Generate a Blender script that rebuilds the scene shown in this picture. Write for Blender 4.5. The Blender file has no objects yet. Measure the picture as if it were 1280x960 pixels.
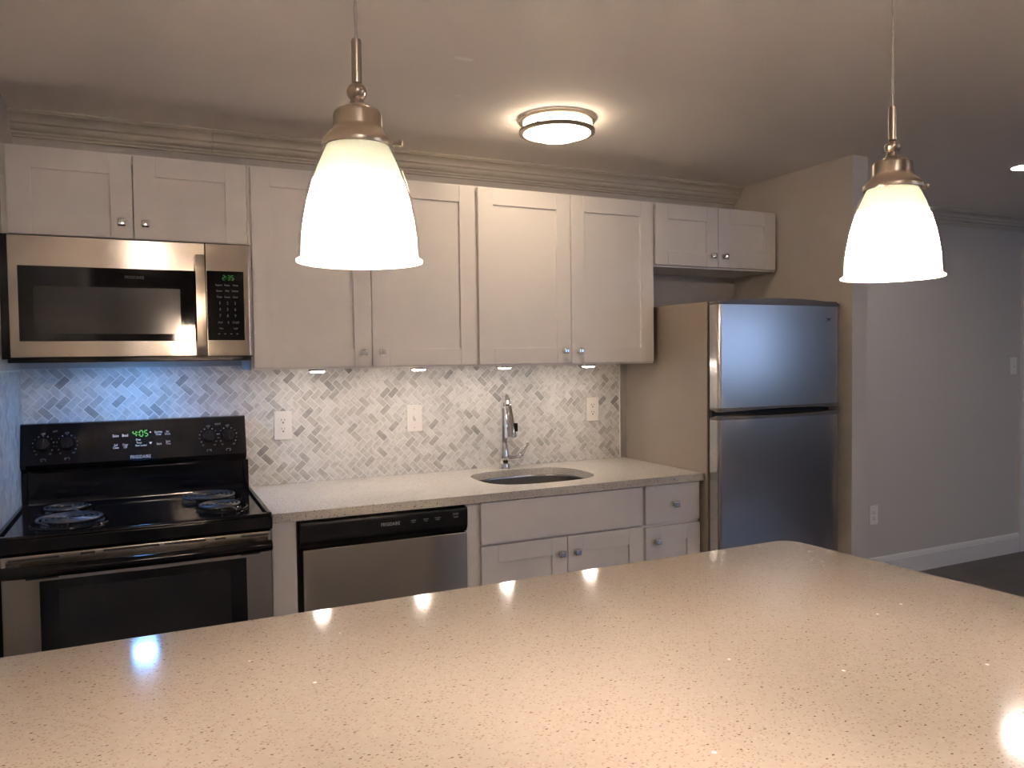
import bpy, bmesh, math, random
from mathutils import Vector, Matrix
random.seed(7)
SC = bpy.context.scene
COL = SC.collection
IN = 0.0254                                   # the place is measured in inches

# ------------------------------------------------------------------ camera, world, exposure
CAM = (16.1098, -131.1092, 55.5994); PITCH, ROLL, YAW, FPX = -.0358, .0121, -.4431, 962.32
def make_camera():
    cx, sx = math.cos(PITCH), math.sin(PITCH); cy, sy = math.cos(ROLL), math.sin(ROLL); cz, sz = math.cos(YAW), math.sin(YAW)
    R = (Matrix(((cz, -sz, 0), (sz, cz, 0), (0, 0, 1))) @ Matrix(((1, 0, 0), (0, cx, -sx), (0, sx, cx)))
         @ Matrix(((cy, 0, sy), (0, 1, 0), (-sy, 0, cy))))
    right, fwd, up = R.col[0], R.col[1], R.col[2]
    M = Matrix((right, up, -fwd)).transposed().to_4x4()
    M.translation = Vector(CAM) * IN
    cd = bpy.data.cameras.new('camera'); cam = bpy.data.objects.new('camera', cd); COL.objects.link(cam)
    cam.matrix_world = M
    cd.sensor_width = 36; cd.lens = FPX / 1280 * 36; cd.clip_start = 0.02
    SC.camera = cam
make_camera()

SKY_COL, SKY_STR = (0.40, 0.60, 1.0), 1.75
PENDANT_COL, PENDANT_STR = (1.0, 0.735, 0.595), 610.0
FLUSH_COL, FLUSH_STR = (1.0, 0.77, 0.54), 12.0
PUCK_COL, PUCK_STR = (1.0, 0.84, 0.72), 66.0
HOOD_COL, HOOD_STR = (0.16, 0.44, 1.0), 165.0
DOWN_COL, DOWN_STR = (1.0, 0.86, 0.78), 62.0
ROOM_COL, ROOM_STR = (1.0, 0.83, 0.72), 62.0
SC.view_settings.view_transform = 'Standard'; SC.view_settings.look = 'None'
SC.view_settings.exposure = 1.0; SC.view_settings.gamma = 1.0; SC.view_settings.use_curve_mapping = False
SC.cycles.use_denoising = True
SC.cycles.max_bounces = 10; SC.cycles.diffuse_bounces = 6; SC.cycles.glossy_bounces = 6; SC.cycles.transmission_bounces = 8
SC.cycles.transparent_max_bounces = 8
SC.cycles.sample_clamp_indirect = 60.0; SC.cycles.caustics_reflective = False; SC.cycles.caustics_refractive = False
W = bpy.data.worlds.new('sky'); SC.world = W; W.use_nodes = True
W.node_tree.nodes['Background'].inputs[0].default_value = (*SKY_COL, 1)
W.node_tree.nodes['Background'].inputs[1].default_value = SKY_STR
def window_portal(x0, x1, y, z0, z1):          # helps Cycles find the daylight that enters by the window
    ld = bpy.data.lights.new('window_portal', 'AREA'); ld.shape = 'RECTANGLE'
    ld.size = (x1 - x0) * IN; ld.size_y = (z1 - z0) * IN
    o = bpy.data.objects.new('window_portal', ld); COL.objects.link(o)
    o.location = Vector(((x0 + x1) / 2, y, (z0 + z1) / 2)) * IN
    o.rotation_euler = (math.radians(90), 0, 0)
    ld.cycles.is_portal = True

# ------------------------------------------------------------------ materials
def new_mat(name):
    m = bpy.data.materials.new(name); m.use_nodes = True
    return m, m.node_tree, m.node_tree.nodes['Principled BSDF']
def pbr(name, col, rough=.5, metal=0., spec=.5, coat=0., coat_rough=.05, aniso=0., aniso_rot=0., bump=0., bump_scale=200., stretch=(1, 1, 1), var=0.):
    m, nt, b = new_mat(name); N, L = nt.nodes, nt.links
    b.inputs['Base Color'].default_value = (*col, 1); b.inputs['Roughness'].default_value = rough
    b.inputs['Metallic'].default_value = metal; b.inputs['Specular IOR Level'].default_value = spec
    b.inputs['Coat Weight'].default_value = coat; b.inputs['Coat Roughness'].default_value = coat_rough
    tc = N.new('ShaderNodeTexCoord'); mp = N.new('ShaderNodeMapping'); mp.inputs['Scale'].default_value = stretch
    L.new(tc.outputs['Object'], mp.inputs[0])
    nz = N.new('ShaderNodeTexNoise'); nz.inputs['Scale'].default_value = bump_scale; nz.inputs['Detail'].default_value = 3
    L.new(mp.outputs[0], nz.inputs['Vector'])
    if bump:
        bp = N.new('ShaderNodeBump'); bp.inputs['Strength'].default_value = bump; bp.inputs['Distance'].default_value = .001
        L.new(nz.outputs['Fac'], bp.inputs['Height']); L.new(bp.outputs[0], b.inputs['Normal'])
    if var:
        mx = N.new('ShaderNodeMix'); mx.data_type = 'RGBA'
        mx.inputs['A'].default_value = (*[c * (1 - var) for c in col], 1); mx.inputs['B'].default_value = (*[min(1, c * (1 + var)) for c in col], 1)
        L.new(nz.outputs['Fac'], mx.inputs['Factor']); L.new(mx.outputs['Result'], b.inputs['Base Color'])
    if aniso:
        b.inputs['Anisotropic'].default_value = aniso; b.inputs['Anisotropic Rotation'].default_value = aniso_rot
        tg = N.new('ShaderNodeTangent'); tg.direction_type = 'RADIAL'; tg.axis = 'Z'
        L.new(tg.outputs[0], b.inputs['Tangent'])
    return m
def emit(name, col, strength, base=(.8, .8, .8)):
    m, nt, b = new_mat(name)
    b.inputs['Base Color'].default_value = (*base, 1); b.inputs['Emission Color'].default_value = (*col, 1)
    b.inputs['Emission Strength'].default_value = strength; b.inputs['Roughness'].default_value = .3
    return m

M = {}
M['cabinet'] = pbr('white_cabinet_paint', (.77, .745, .72), .38, bump=.02, bump_scale=400)
M['wall'] = pbr('greige_wall_paint', (.57, .54, .505), .6, bump=.05, bump_scale=500)
M['trim'] = pbr('white_trim_paint', (.74, .73, .71), .4, bump=.02)
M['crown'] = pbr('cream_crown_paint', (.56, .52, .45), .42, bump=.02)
M['toe'] = pbr('toe_kick_dark', (.03, .03, .03), .6)
M['steel'] = pbr('brushed_stainless', (.50, .455, .40), .18, 1, aniso=.88, aniso_rot=.25, bump=.03, bump_scale=300, stretch=(.02, 1, 3))
M['steel_v'] = pbr('brushed_stainless_upright_grain', (.55, .53, .52), .25, 1, aniso=.6, aniso_rot=0, bump=.02, bump_scale=300, stretch=(3, 1, .02))
M['steel_sink'] = pbr('satin_sink_steel', (.42, .41, .40), .2, 1)
M['fridge_side'] = pbr('taupe_textured_enamel', (.275, .235, .20), .42, bump=.12, bump_scale=900)
M['fridge_trim'] = pbr('grey_fridge_plastic', (.13, .125, .12), .3)
M['gasket'] = pbr('black_rubber', (.012, .012, .012), .6)
M['black'] = pbr('black_enamel', (.004, .004, .005), .09, spec=.22)
M['black_satin'] = pbr('black_satin_plastic', (.007, .007, .008), .26, spec=.25)
M['glass_black'] = pbr('black_glass', (.003, .003, .004), .05, spec=.25)
M['oven_glass'] = pbr('smoked_oven_glass', (.010, .0095, .011), .07, spec=.35)
M['mesh_glass'] = pbr('microwave_screen_glass', (.018, .016, .015), .14, spec=.35)
M['chrome'] = pbr('chrome', (.82, .82, .83), .06, 1)
M['nickel'] = pbr('brushed_nickel', (.37, .32, .27), .28, 1, bump=.02, bump_scale=400, stretch=(1, 1, .05))
M['coil'] = pbr('dark_coil_metal', (.13, .125, .135), .35, 1)
M['drip'] = pbr('chrome_drip_pan', (.035, .035, .04), .14, 1)
M['white_plastic'] = pbr('white_plastic', (.80, .78, .74), .35)
M['slot'] = pbr('dark_slot', (.03, .03, .03), .5)
M['print'] = pbr('pale_grey_print', (.55, .56, .58), .5)
M['print_dim'] = pbr('dim_grey_print', (.22, .23, .24), .5)
M['print_dark'] = pbr('dark_print', (.05, .05, .06), .4)
M['green'] = emit('green_clock_digits', (.12, .8, .14), 0.30, (.01, .05, .01))
M['green_dim'] = emit('green_clock_digits_dim', (.1, .8, .12), 0.10, (.01, .05, .01))
M['puck'] = emit('puck_lens', PUCK_COL, PUCK_STR)
M['hood'] = emit('cooktop_lamp_lens', HOOD_COL, HOOD_STR)
M['room'] = emit('bright_frosted_diffuser', ROOM_COL, ROOM_STR)  # run far brighter than the kitchen lamp, as room fill
M['down'] = emit('downlight_lens', DOWN_COL, DOWN_STR)
M['bulb'] = emit('led_bulb_dome', PENDANT_COL, PENDANT_STR)
M['flush'] = emit('frosted_diffuser_lit', FLUSH_COL, FLUSH_STR)

def m_shade():
    m, nt, b = new_mat('opal_glass'); N, L = nt.nodes, nt.links
    tr = N.new('ShaderNodeBsdfTranslucent'); tr.inputs[0].default_value = (.95, .95, .90, 1)
    df = N.new('ShaderNodeBsdfDiffuse'); df.inputs[0].default_value = (.92, .93, .86, 1)
    mx = N.new('ShaderNodeMixShader'); mx.inputs[0].default_value = .3
    L.new(tr.outputs[0], mx.inputs[1]); L.new(df.outputs[0], mx.inputs[2])
    L.new(mx.outputs[0], N['Material Output'].inputs[0])
    return m
M['opal'] = m_shade()

def m_disc():
    m, nt, b = new_mat('light_block_white'); N, L = nt.nodes, nt.links
    tr = N.new('ShaderNodeBsdfTranslucent'); tr.inputs[0].default_value = (.80, .92, .88, 1)
    df = N.new('ShaderNodeBsdfDiffuse'); df.inputs[0].default_value = (.85, .85, .82, 1)
    mx = N.new('ShaderNodeMixShader'); mx.inputs[0].default_value = .88
    L.new(tr.outputs[0], mx.inputs[1]); L.new(df.outputs[0], mx.inputs[2]); L.new(mx.outputs[0], N['Material Output'].inputs[0])
    return m
M['disc'] = m_disc()  # for the added disc that dims the upper shade
def m_cord():
    m, nt, b = new_mat('clear_cord_jacket')
    b.inputs['Base Color'].default_value = (.75, .70, .64, 1); b.inputs['Roughness'].default_value = .15
    b.inputs['Transmission Weight'].default_value = .5
    return m
M['cord'] = m_cord()
def m_pane():
    m, nt, b = new_mat('window_glass'); N, L = nt.nodes, nt.links
    t = N.new('ShaderNodeBsdfTransparent'); g = N.new('ShaderNodeBsdfGlossy'); g.inputs['Roughness'].default_value = .02
    f = N.new('ShaderNodeFresnel'); f.inputs[0].default_value = 1.45; x = N.new('ShaderNodeMixShader')
    ge = N.new('ShaderNodeNewGeometry'); iv = N.new('ShaderNodeMath'); iv.operation = 'SUBTRACT'; iv.inputs[0].default_value = 1; L.new(ge.outputs['Backfacing'], iv.inputs[1])
    mu = N.new('ShaderNodeMath'); mu.operation = 'MULTIPLY'; L.new(f.outputs[0], mu.inputs[0]); L.new(iv.outputs[0], mu.inputs[1])
    L.new(mu.outputs[0], x.inputs[0]); L.new(t.outputs[0], x.inputs[1]); L.new(g.outputs[0], x.inputs[2]); L.new(x.outputs[0], N['Material Output'].inputs[0])
    return m
M['pane'] = m_pane()
M['clear'] = M['pane'].copy(); M['clear'].name = 'clear_outer_glass'

def m_quartz(name, lo, hi):
    m, nt, b = new_mat(name); N, L = nt.nodes, nt.links
    tc = N.new('ShaderNodeTexCoord')
    def rgb(a, bb, fac):
        x = N.new('ShaderNodeMix'); x.data_type = 'RGBA'
        for s, v in (('A', a), ('B', bb)):
            if isinstance(v, tuple): x.inputs[s].default_value = (*v, 1)
            else: L.new(v, x.inputs[s])
        L.new(fac, x.inputs['Factor']); return x.outputs['Result']
    def ramp(src, stops):
        r = N.new('ShaderNodeValToRGB'); e = r.color_ramp.elements
        e[0].position, e[0].color = stops[0][0], (stops[0][1],) * 3 + (1,)
        e[1].position, e[1].color = stops[1][0], (stops[1][1],) * 3 + (1,)
        L.new(src, r.inputs[0]); return r.outputs[0]
    def mapped(scale, rot):
        p = N.new('ShaderNodeMapping'); p.inputs['Scale'].default_value = scale; p.inputs['Rotation'].default_value = (0, 0, rot)
        L.new(tc.outputs['Object'], p.inputs[0]); return p.outputs[0]
    def mul(a, c):
        k = N.new('ShaderNodeMath'); k.operation = 'MULTIPLY'; L.new(a, k.inputs[0]); L.new(c, k.inputs[1]); return k.outputs[0]
    def specks(scale, size, keep, stretch, rot):
        v = N.new('ShaderNodeTexVoronoi'); v.inputs['Scale'].default_value = scale
        L.new(mapped(stretch, rot), v.inputs['Vector'])
        d = ramp(v.outputs['Distance'], ((size * .75, 1.), (size, 0.)))
        sp = N.new('ShaderNodeSeparateColor'); L.new(v.outputs['Color'], sp.inputs[0])
        return mul(d, ramp(sp.outputs[0], ((keep - .01, 1.), (keep, 0.)))), sp.outputs[1]
    n = N.new('ShaderNodeTexNoise'); n.inputs['Scale'].default_value = 90; n.inputs['Detail'].default_value = 5; L.new(tc.outputs['Object'], n.inputs['Vector'])
    c = rgb(lo, hi, n.outputs['Fac'])
    for scale, size, keep, st, rot, col in ((120, .30, .42, (1, 1.9, 1), .4, (.27, .22, .165)), (120, .30, .40, (1.9, 1, 1), -.5, (.32, .27, .21)),
                                            (85, .24, .16, (1, 1.7, 1), 1.1, (.13, .10, .07)), (150, .34, .22, (1, 1, 1), 0, (.45, .415, .365))):
        f, rnd = specks(scale, size, keep, st, rot)
        c = rgb(c, col, f)
    f, rnd = specks(45, .17, .022, (1, 1, 1), .2)          # bright mirror chips
    c = rgb(c, (.95, .93, .88), f)
    L.new(c, b.inputs['Base Color'])
    b.inputs['Roughness'].default_value = .10; b.inputs['Specular IOR Level'].default_value = .5
    return m
M['quartz'] = m_quartz('wall_run_quartz', (.56, .525, .475), (.64, .61, .56))
M['island_quartz'] = m_quartz('quartz_darkened_for_pendants', (.375, .34, .295), (.445, .41, .36))  # same stone, colour darkened to offset the bright pendant light on it

def m_tile():
    m, nt, b = new_mat('marble_herringbone_tile'); N, L = nt.nodes, nt.links
    g = N.new('ShaderNodeNewGeometry'); tc = N.new('ShaderNodeTexCoord')
    r = N.new('ShaderNodeValToRGB'); e = r.color_ramp.elements
    e[0].position = 0; e[0].color = (.70, .695, .675, 1); e[1].position = 1; e[1].color = (.31, .305, .295, 1)
    for p, c in ((.55, (.655, .65, .63, 1)), (.80, (.555, .55, .53, 1)), (.95, (.45, .44, .425, 1))):
        x = e.new(p); x.color = c
    L.new(g.outputs['Random Per Island'], r.inputs[0])
    ad = N.new('ShaderNodeVectorMath'); ad.operation = 'ADD'
    cm = N.new('ShaderNodeCombineXYZ'); mu = N.new('ShaderNodeMath'); mu.operation = 'MULTIPLY'; mu.inputs[1].default_value = 37.
    L.new(g.outputs['Random Per Island'], mu.inputs[0]); L.new(mu.outputs[0], cm.inputs[0]); L.new(mu.outputs[0], cm.inputs[2])
    L.new(tc.outputs['Object'], ad.inputs[0]); L.new(cm.outputs[0], ad.inputs[1])
    n = N.new('ShaderNodeTexNoise'); n.inputs['Scale'].default_value = 22; n.inputs['Detail'].default_value = 6; n.inputs['Distortion'].default_value = 1.2
    L.new(ad.outputs[0], n.inputs['Vector'])
    v = N.new('ShaderNodeValToRGB'); v.color_ramp.elements[0].position = .34; v.color_ramp.elements[0].color = (.62, .62, .62, 1)
    v.color_ramp.elements[1].position = .56; v.color_ramp.elements[1].color = (1, 1, 1, 1)
    L.new(n.outputs['Fac'], v.inputs[0])
    x = N.new('ShaderNodeMix'); x.data_type = 'RGBA'; x.blend_type = 'MULTIPLY'; x.inputs['Factor'].default_value = .65
    L.new(r.outputs[0], x.inputs['A']); L.new(v.outputs[0], x.inputs['B']); L.new(x.outputs['Result'], b.inputs['Base Color'])
    b.inputs['Roughness'].default_value = .32
    return m
M['tile'] = m_tile()
M['grout'] = pbr('pale_grout', (.90, .885, .86), .8)

def m_ceiling():
    m, nt, b = new_mat('flat_ceiling_paint'); N, L = nt.nodes, nt.links
    tc = N.new('ShaderNodeTexCoord'); sx = N.new('ShaderNodeSeparateXYZ'); L.new(tc.outputs['Object'], sx.inputs[0])
    nz = N.new('ShaderNodeTexNoise'); nz.inputs['Scale'].default_value = 120; nz.inputs['Detail'].default_value = 3
    L.new(tc.outputs['Object'], nz.inputs['Vector'])
    base = (.86, .825, .80, 1); cur = None
    def edge(out, val, sign):
        a = N.new('ShaderNodeMath'); a.operation = 'SUBTRACT'; L.new(out, a.inputs[0]); a.inputs[1].default_value = val * IN
        c = N.new('ShaderNodeMath'); c.operation = 'MULTIPLY_ADD'; L.new(a.outputs[0], c.inputs[0]); c.inputs[1].default_value = sign * 120
        c.inputs[2].default_value = 0; c.use_clamp = True; return c.outputs[0]
    def mul(a, c):
        k = N.new('ShaderNodeMath'); k.operation = 'MULTIPLY'; L.new(a, k.inputs[0])
        if isinstance(c, float): k.inputs[1].default_value = c
        else: L.new(c, k.inputs[1])
        return k.outputs[0]
    tot = None
    # touched-up paint patches: two small dabs, one square left from an older lamp
    for x0, x1, y0, y1, k in ((50.0, 52.7, -45.1, -43.9, 1.0), (55.0, 56.2, -32.6, -31.7, .6), (67.4, 74.2, -33.4, -24.0, .8)):
        f = mul(mul(mul(mul(edge(sx.outputs[0], x0, 1), edge(sx.outputs[0], x1, -1)), edge(sx.outputs[1], y0, 1)), edge(sx.outputs[1], y1, -1)), k)
        if tot is None: tot = f
        else:
            a = N.new('ShaderNodeMath'); a.operation = 'ADD'; L.new(tot, a.inputs[0]); L.new(f, a.inputs[1]); tot = a.outputs[0]
    x = N.new('ShaderNodeMix'); x.data_type = 'RGBA'; x.inputs['A'].default_value = base; x.inputs['B'].default_value = (1.0, .98, .95, 1)
    L.new(tot, x.inputs['Factor']); L.new(x.outputs['Result'], b.inputs['Base Color'])
    bp = N.new('ShaderNodeBump'); bp.inputs['Strength'].default_value = .06; bp.inputs['Distance'].default_value = .001
    L.new(nz.outputs['Fac'], bp.inputs['Height']); L.new(bp.outputs[0], b.inputs['Normal'])
    b.inputs['Roughness'].default_value = .75
    return m
M['ceiling'] = m_ceiling()

def m_floor():
    m, nt, b = new_mat('dark_plank_floor'); N, L = nt.nodes, nt.links
    tc = N.new('ShaderNodeTexCoord'); mp = N.new('ShaderNodeMapping'); mp.inputs['Scale'].default_value = (1, 1, 1)
    L.new(tc.outputs['Object'], mp.inputs[0])
    br = N.new('ShaderNodeTexBrick'); br.inputs['Scale'].default_value = 1; br.inputs['Brick Width'].default_value = 1.2; br.inputs['Row Height'].default_value = .15
    br.inputs['Mortar Size'].default_value = .0015; br.inputs['Color1'].default_value = (.15, .115, .095, 1); br.inputs['Color2'].default_value = (.09, .068, .056, 1)
    br.inputs['Mortar'].default_value = (.015, .012, .01, 1); L.new(mp.outputs[0], br.inputs['Vector'])
    m2 = N.new('ShaderNodeMapping'); m2.inputs['Scale'].default_value = (1.5, 22, 1); L.new(tc.outputs['Object'], m2.inputs[0])
    nz = N.new('ShaderNodeTexNoise'); nz.inputs['Scale'].default_value = 3; nz.inputs['Detail'].default_value = 8; L.new(m2.outputs[0], nz.inputs['Vector'])
    x = N.new('ShaderNodeMix'); x.data_type = 'RGBA'; x.blend_type = 'MULTIPLY'; x.inputs['Factor'].default_value = .7
    L.new(br.outputs['Color'], x.inputs['A']); L.new(nz.outputs['Color'], x.inputs['B']); L.new(x.outputs['Result'], b.inputs['Base Color'])
    b.inputs['Roughness'].default_value = .32
    return m
M['floor'] = m_floor()

# ------------------------------------------------------------------ mesh helpers (all lengths in inches)
class B:
    def __init__(s): s.bm = bmesh.new()
    def _merge(s, t):
        me = bpy.data.meshes.new('tmp'); t.to_mesh(me); t.free(); s.bm.from_mesh(me); bpy.data.meshes.remove(me)
    def box(s, x0, x1, y0, y1, z0, z1, bev=0., seg=2, rot=None):
        t = bmesh.new(); bmesh.ops.create_cube(t, size=1)
        for v in t.verts: v.co = Vector(((x0 + x1) / 2 + v.co.x * (x1 - x0), (y0 + y1) / 2 + v.co.y * (y1 - y0), (z0 + z1) / 2 + v.co.z * (z1 - z0)))
        if bev: bmesh.ops.bevel(t, geom=t.edges[:], offset=min(bev, .49 * min(abs(x1 - x0), abs(y1 - y0), abs(z1 - z0))), segments=seg, affect='EDGES', profile=.5)
        if rot: bmesh.ops.rotate(t, verts=t.verts, cent=rot[0], matrix=Matrix.Rotation(rot[1], 3, rot[2]))
        s._merge(t); return s
    def prism(s, pts, axis, a0, a1, bev=0., smooth_seg=2):
        """pts: 2-D outline in the two other axes (x<y<z order), extruded along axis from a0 to a1"""
        t = bmesh.new()
        def mk(p, a):
            return {'X': (a, p[0], p[1]), 'Y': (p[0], a, p[1]), 'Z': (p[0], p[1], a)}[axis]
        A = [t.verts.new(mk(p, a0)) for p in pts]; C = [t.verts.new(mk(p, a1)) for p in pts]
        n = len(pts)
        t.faces.new(A); t.faces.new(C[::-1])
        for i in range(n): t.faces.new((A[i], C[i], C[(i + 1) % n], A[(i + 1) % n])[::-1])
        bmesh.ops.recalc_face_normals(t, faces=t.faces)
        if bev: bmesh.ops.bevel(t, geom=t.edges[:], offset=bev, segments=smooth_seg, affect='EDGES', profile=.5)
        s._merge(t); return s
    def lathe(s, prof, c, seg=48, axis='Z', closed=False):
        t = bmesh.new(); rings = []
        def at(r, z, a):
            x, y = r * math.cos(a), r * math.sin(a)
            return Vector(c) + {'Z': Vector((x, y, z)), 'Y': Vector((x, z, y)), 'X': Vector((z, x, y))}[axis]
        for r, z in prof:
            if r <= 1e-6: rings.append([t.verts.new(at(0, z, 0))])
            else: rings.append([t.verts.new(at(r, z, 2 * math.pi * k / seg)) for k in range(seg)])
        pairs = list(zip(rings[:-1], rings[1:])) + ([(rings[-1], rings[0])] if closed else [])
        for a, b in pairs:
            for k in range(seg):
                q = [a[k % len(a)], a[(k + 1) % len(a)], b[(k + 1) % len(b)], b[k % len(b)]]
                u = []
                for v in q:
                    if v not in u: u.append(v)
                if len(u) >= 3: t.faces.new(u)
        bmesh.ops.recalc_face_normals(t, faces=t.faces)
        s._merge(t); return s
    def cyl(s, p0, p1, r0, r1=None, seg=24):
        return s.tube([p0, p1], [r0, r0 if r1 is None else r1], seg)
    def tube(s, path, rad, seg=12, squash=None):
        t = bmesh.new(); P = [Vector(p) for p in path]; n = len(P)
        rads = rad if isinstance(rad, (list, tuple)) else [rad] * n
        ref = None; rings = []
        for i in range(n):
            d = (P[min(i + 1, n - 1)] - P[max(i - 1, 0)]).normalized()
            if ref is None: ref = Vector((0, 0, 1)) if abs(d.z) < .9 else Vector((1, 0, 0))
            u = (ref - d * ref.dot(d)).normalized(); w = d.cross(u); ref = u
            sq = squash or (1, 1)
            rings.append([t.verts.new(P[i] + (u * math.cos(2 * math.pi * k / seg) * sq[0] + w * math.sin(2 * math.pi * k / seg) * sq[1]) * rads[i]) for k in range(seg)])
        for a, b in zip(rings[:-1], rings[1:]):
            for k in range(seg): t.faces.new((a[k], a[(k + 1) % seg], b[(k + 1) % seg], b[k]))
        t.faces.new(rings[0][::-1]); t.faces.new(rings[-1])
        bmesh.ops.recalc_face_normals(t, faces=t.faces)
        s._merge(t); return s
    def poly(s, pts):
        s.bm.faces.new([s.bm.verts.new(p) for p in pts]); return s

OFF = {}
def obj(name, b, mat, parent=None, origin=None, angle=35, mats=None):
    """links the shape as ONE mesh object; a child keeps its thing's base point"""
    bm = b.bm if isinstance(b, B) else b
    off = Vector(OFF[parent.name]) if parent else Vector(origin) if origin else None
    if off is None:
        xs = [v.co for v in bm.verts]
        off = Vector(((min(v.x for v in xs) + max(v.x for v in xs)) / 2, (min(v.y for v in xs) + max(v.y for v in xs)) / 2, min(v.z for v in xs)))
    for v in bm.verts: v.co = (v.co - off) * IN
    me = bpy.data.meshes.new(name); bm.to_mesh(me); bm.free()
    for p in me.polygons: p.use_smooth = True
    me.set_sharp_from_angle(angle=math.radians(angle))
    for x in (mats or [mat]): me.materials.append(x)
    o = bpy.data.objects.new(name, me); COL.objects.link(o); OFF[o.name] = tuple(off)
    wn = o.modifiers.new('flat_faces', 'WEIGHTED_NORMAL'); wn.keep_sharp = True; wn.weight = 90
    if parent: o.parent = parent
    else: o.location = off * IN
    return o
def tag(o, label=None, cat=None, group=None, kind=None):
    if label: o['label'] = label
    if cat: o['category'] = cat
    if group: o['group'] = group
    if kind: o['kind'] = kind
    return o
def thing(name, loc, label, cat, group=None):
    o = bpy.data.objects.new(name, None); COL.objects.link(o); o.empty_display_size = .05
    o.location = Vector(loc) * IN; OFF[o.name] = tuple(loc)
    return tag(o, label, cat, group)
def struct(name, b, mat, **k):
    return tag(obj(name, b, mat, **k), kind='structure')
def dup(root, loc, label, group=None):
    r = root.copy(); COL.objects.link(r); r.location = Vector(loc) * IN; tag(r, label, None, group)
    for ch in list(root.children):
        c = ch.copy(); COL.objects.link(c); c.parent = r
        for g in list(ch.children):
            d = g.copy(); COL.objects.link(d); d.parent = c
    return r
_font = {}
def text_bm(txt, x, y, z, h, tilt=0., extr=.006, align='CENTER', spacing=1.0, bold=0.):
    """lettering that faces the room (-Y); x,z is the centre; returns a bmesh in inches"""
    cu = bpy.data.curves.new('t', 'FONT'); cu.body = txt; cu.size = 1; cu.extrude = extr / h; cu.align_x = align; cu.align_y = 'CENTER'; cu.space_character = spacing
    cu.offset = bold; cu.resolution_u = 3
    o = bpy.data.objects.new('t', cu); COL.objects.link(o)
    dg = bpy.context.evaluated_depsgraph_get(); me = bpy.data.meshes.new_from_object(o.evaluated_get(dg))
    t = bmesh.new(); t.from_mesh(me)
    for v in t.verts:
        p = Vector((v.co.x * h, -v.co.z * h, v.co.y * h * 1.35))
        if tilt: p = Matrix.Rotation(tilt, 3, 'X') @ p
        v.co = p + Vector((x, y, z))
    bpy.data.objects.remove(o); bpy.data.curves.remove(cu); bpy.data.meshes.remove(me)
    return t
def add_text(b, *a, **k): b._merge(text_bm(*a, **k)); return b
SEG = {'0': 'abcdef', '1': 'bc', '2': 'abged', '3': 'abgcd', '4': 'fgbc', '5': 'afgcd', '6': 'afgedc', '7': 'abc', '8': 'abcdefg', '9': 'abcdfg'}
def digits(b, txt, x, y, z, h, tilt=0.):
    """seven-segment clock digits facing -Y, centred at x,z"""
    w, g, t = h * .5, h * .28, h * .13
    total = sum(g if c == ':' else w + g for c in txt) - g; cx = x - total / 2
    R = Matrix.Rotation(tilt, 3, 'X')
    def q(x0, x1, z0, z1):
        f = [Vector((x0, 0, z0)), Vector((x1, 0, z0)), Vector((x1, 0, z1)), Vector((x0, 0, z1))]
        fr = [b.bm.verts.new((R @ (p - Vector((x, 0, 0)))) + Vector((x, y, z))) for p in f]
        bk = [b.bm.verts.new((R @ (p - Vector((x, 0, 0)) + Vector((0, .02, 0)))) + Vector((x, y, z))) for p in f]
        b.bm.faces.new(fr); b.bm.faces.new(bk[::-1])
        for i in range(4): b.bm.faces.new((fr[i], bk[i], bk[(i + 1) % 4], fr[(i + 1) % 4]))
    for c in txt:
        if c == ':':
            q(cx - t / 2, cx + t / 2, h * .2 - t / 2, h * .2 + t / 2); q(cx - t / 2, cx + t / 2, -h * .2 - t / 2, -h * .2 + t / 2); cx += g; continue
        for sgm in SEG[c]:
            if sgm in 'agd':
                zz = {'a': h / 2, 'g': 0, 'd': -h / 2}[sgm]; q(cx + t * .6, cx + w - t * .6, zz - t / 2, zz + t / 2)
            else:
                xx = cx if sgm in 'fe' else cx + w; zz = (t * .6, h / 2 - t * .6) if sgm in 'fb' else (-h / 2 + t * .6, -t * .6)
                q(xx - t / 2, xx + t / 2, *zz)
        cx += w + g
    return b

# ------------------------------------------------------------------ the room
CEIL = 91.2
XR, YF = 420., -262.                                   # far right wall, wall behind the camera
struct('floor', B().box(-10, XR + 8, YF - 8, 8, -4, 0), M['floor'], origin=(0, 0, 0))
struct('ceiling', B().box(-10, XR + 8, YF - 8, 8, CEIL, CEIL + 4), M['ceiling'], origin=(0, 0, CEIL))
struct('wall_back', B().box(-10, XR + 8, 0, 5, 0, CEIL), M['wall'])
struct('wall_left', B().box(-5.6, -.42, YF, 0, 0, CEIL), M['wall'])
struct('wall_right', B().box(132.25, 136.0, -31, 0, 0, CEIL), M['wall'])       # stub wall that ends the kitchen run
struct('wall_side', B().box(XR, XR + 5, YF, 0, 0, CEIL), M['wall'])
WZ0, WZ1 = 41., 80.
WINS = ((150., 212.), (236., 320.))
wf = B(); xs = [-.42] + [v for w_ in WINS for v in w_] + [XR]
for x0, x1 in zip(xs[::2], xs[1::2]): wf.box(x0, x1, YF - 5, YF, 0, CEIL)
for x0, x1 in WINS: wf.box(x0, x1, YF - 5, YF, 0, WZ0); wf.box(x0, x1, YF - 5, YF, WZ1, CEIL)
struct('wall_front', wf, M['wall'])
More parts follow.
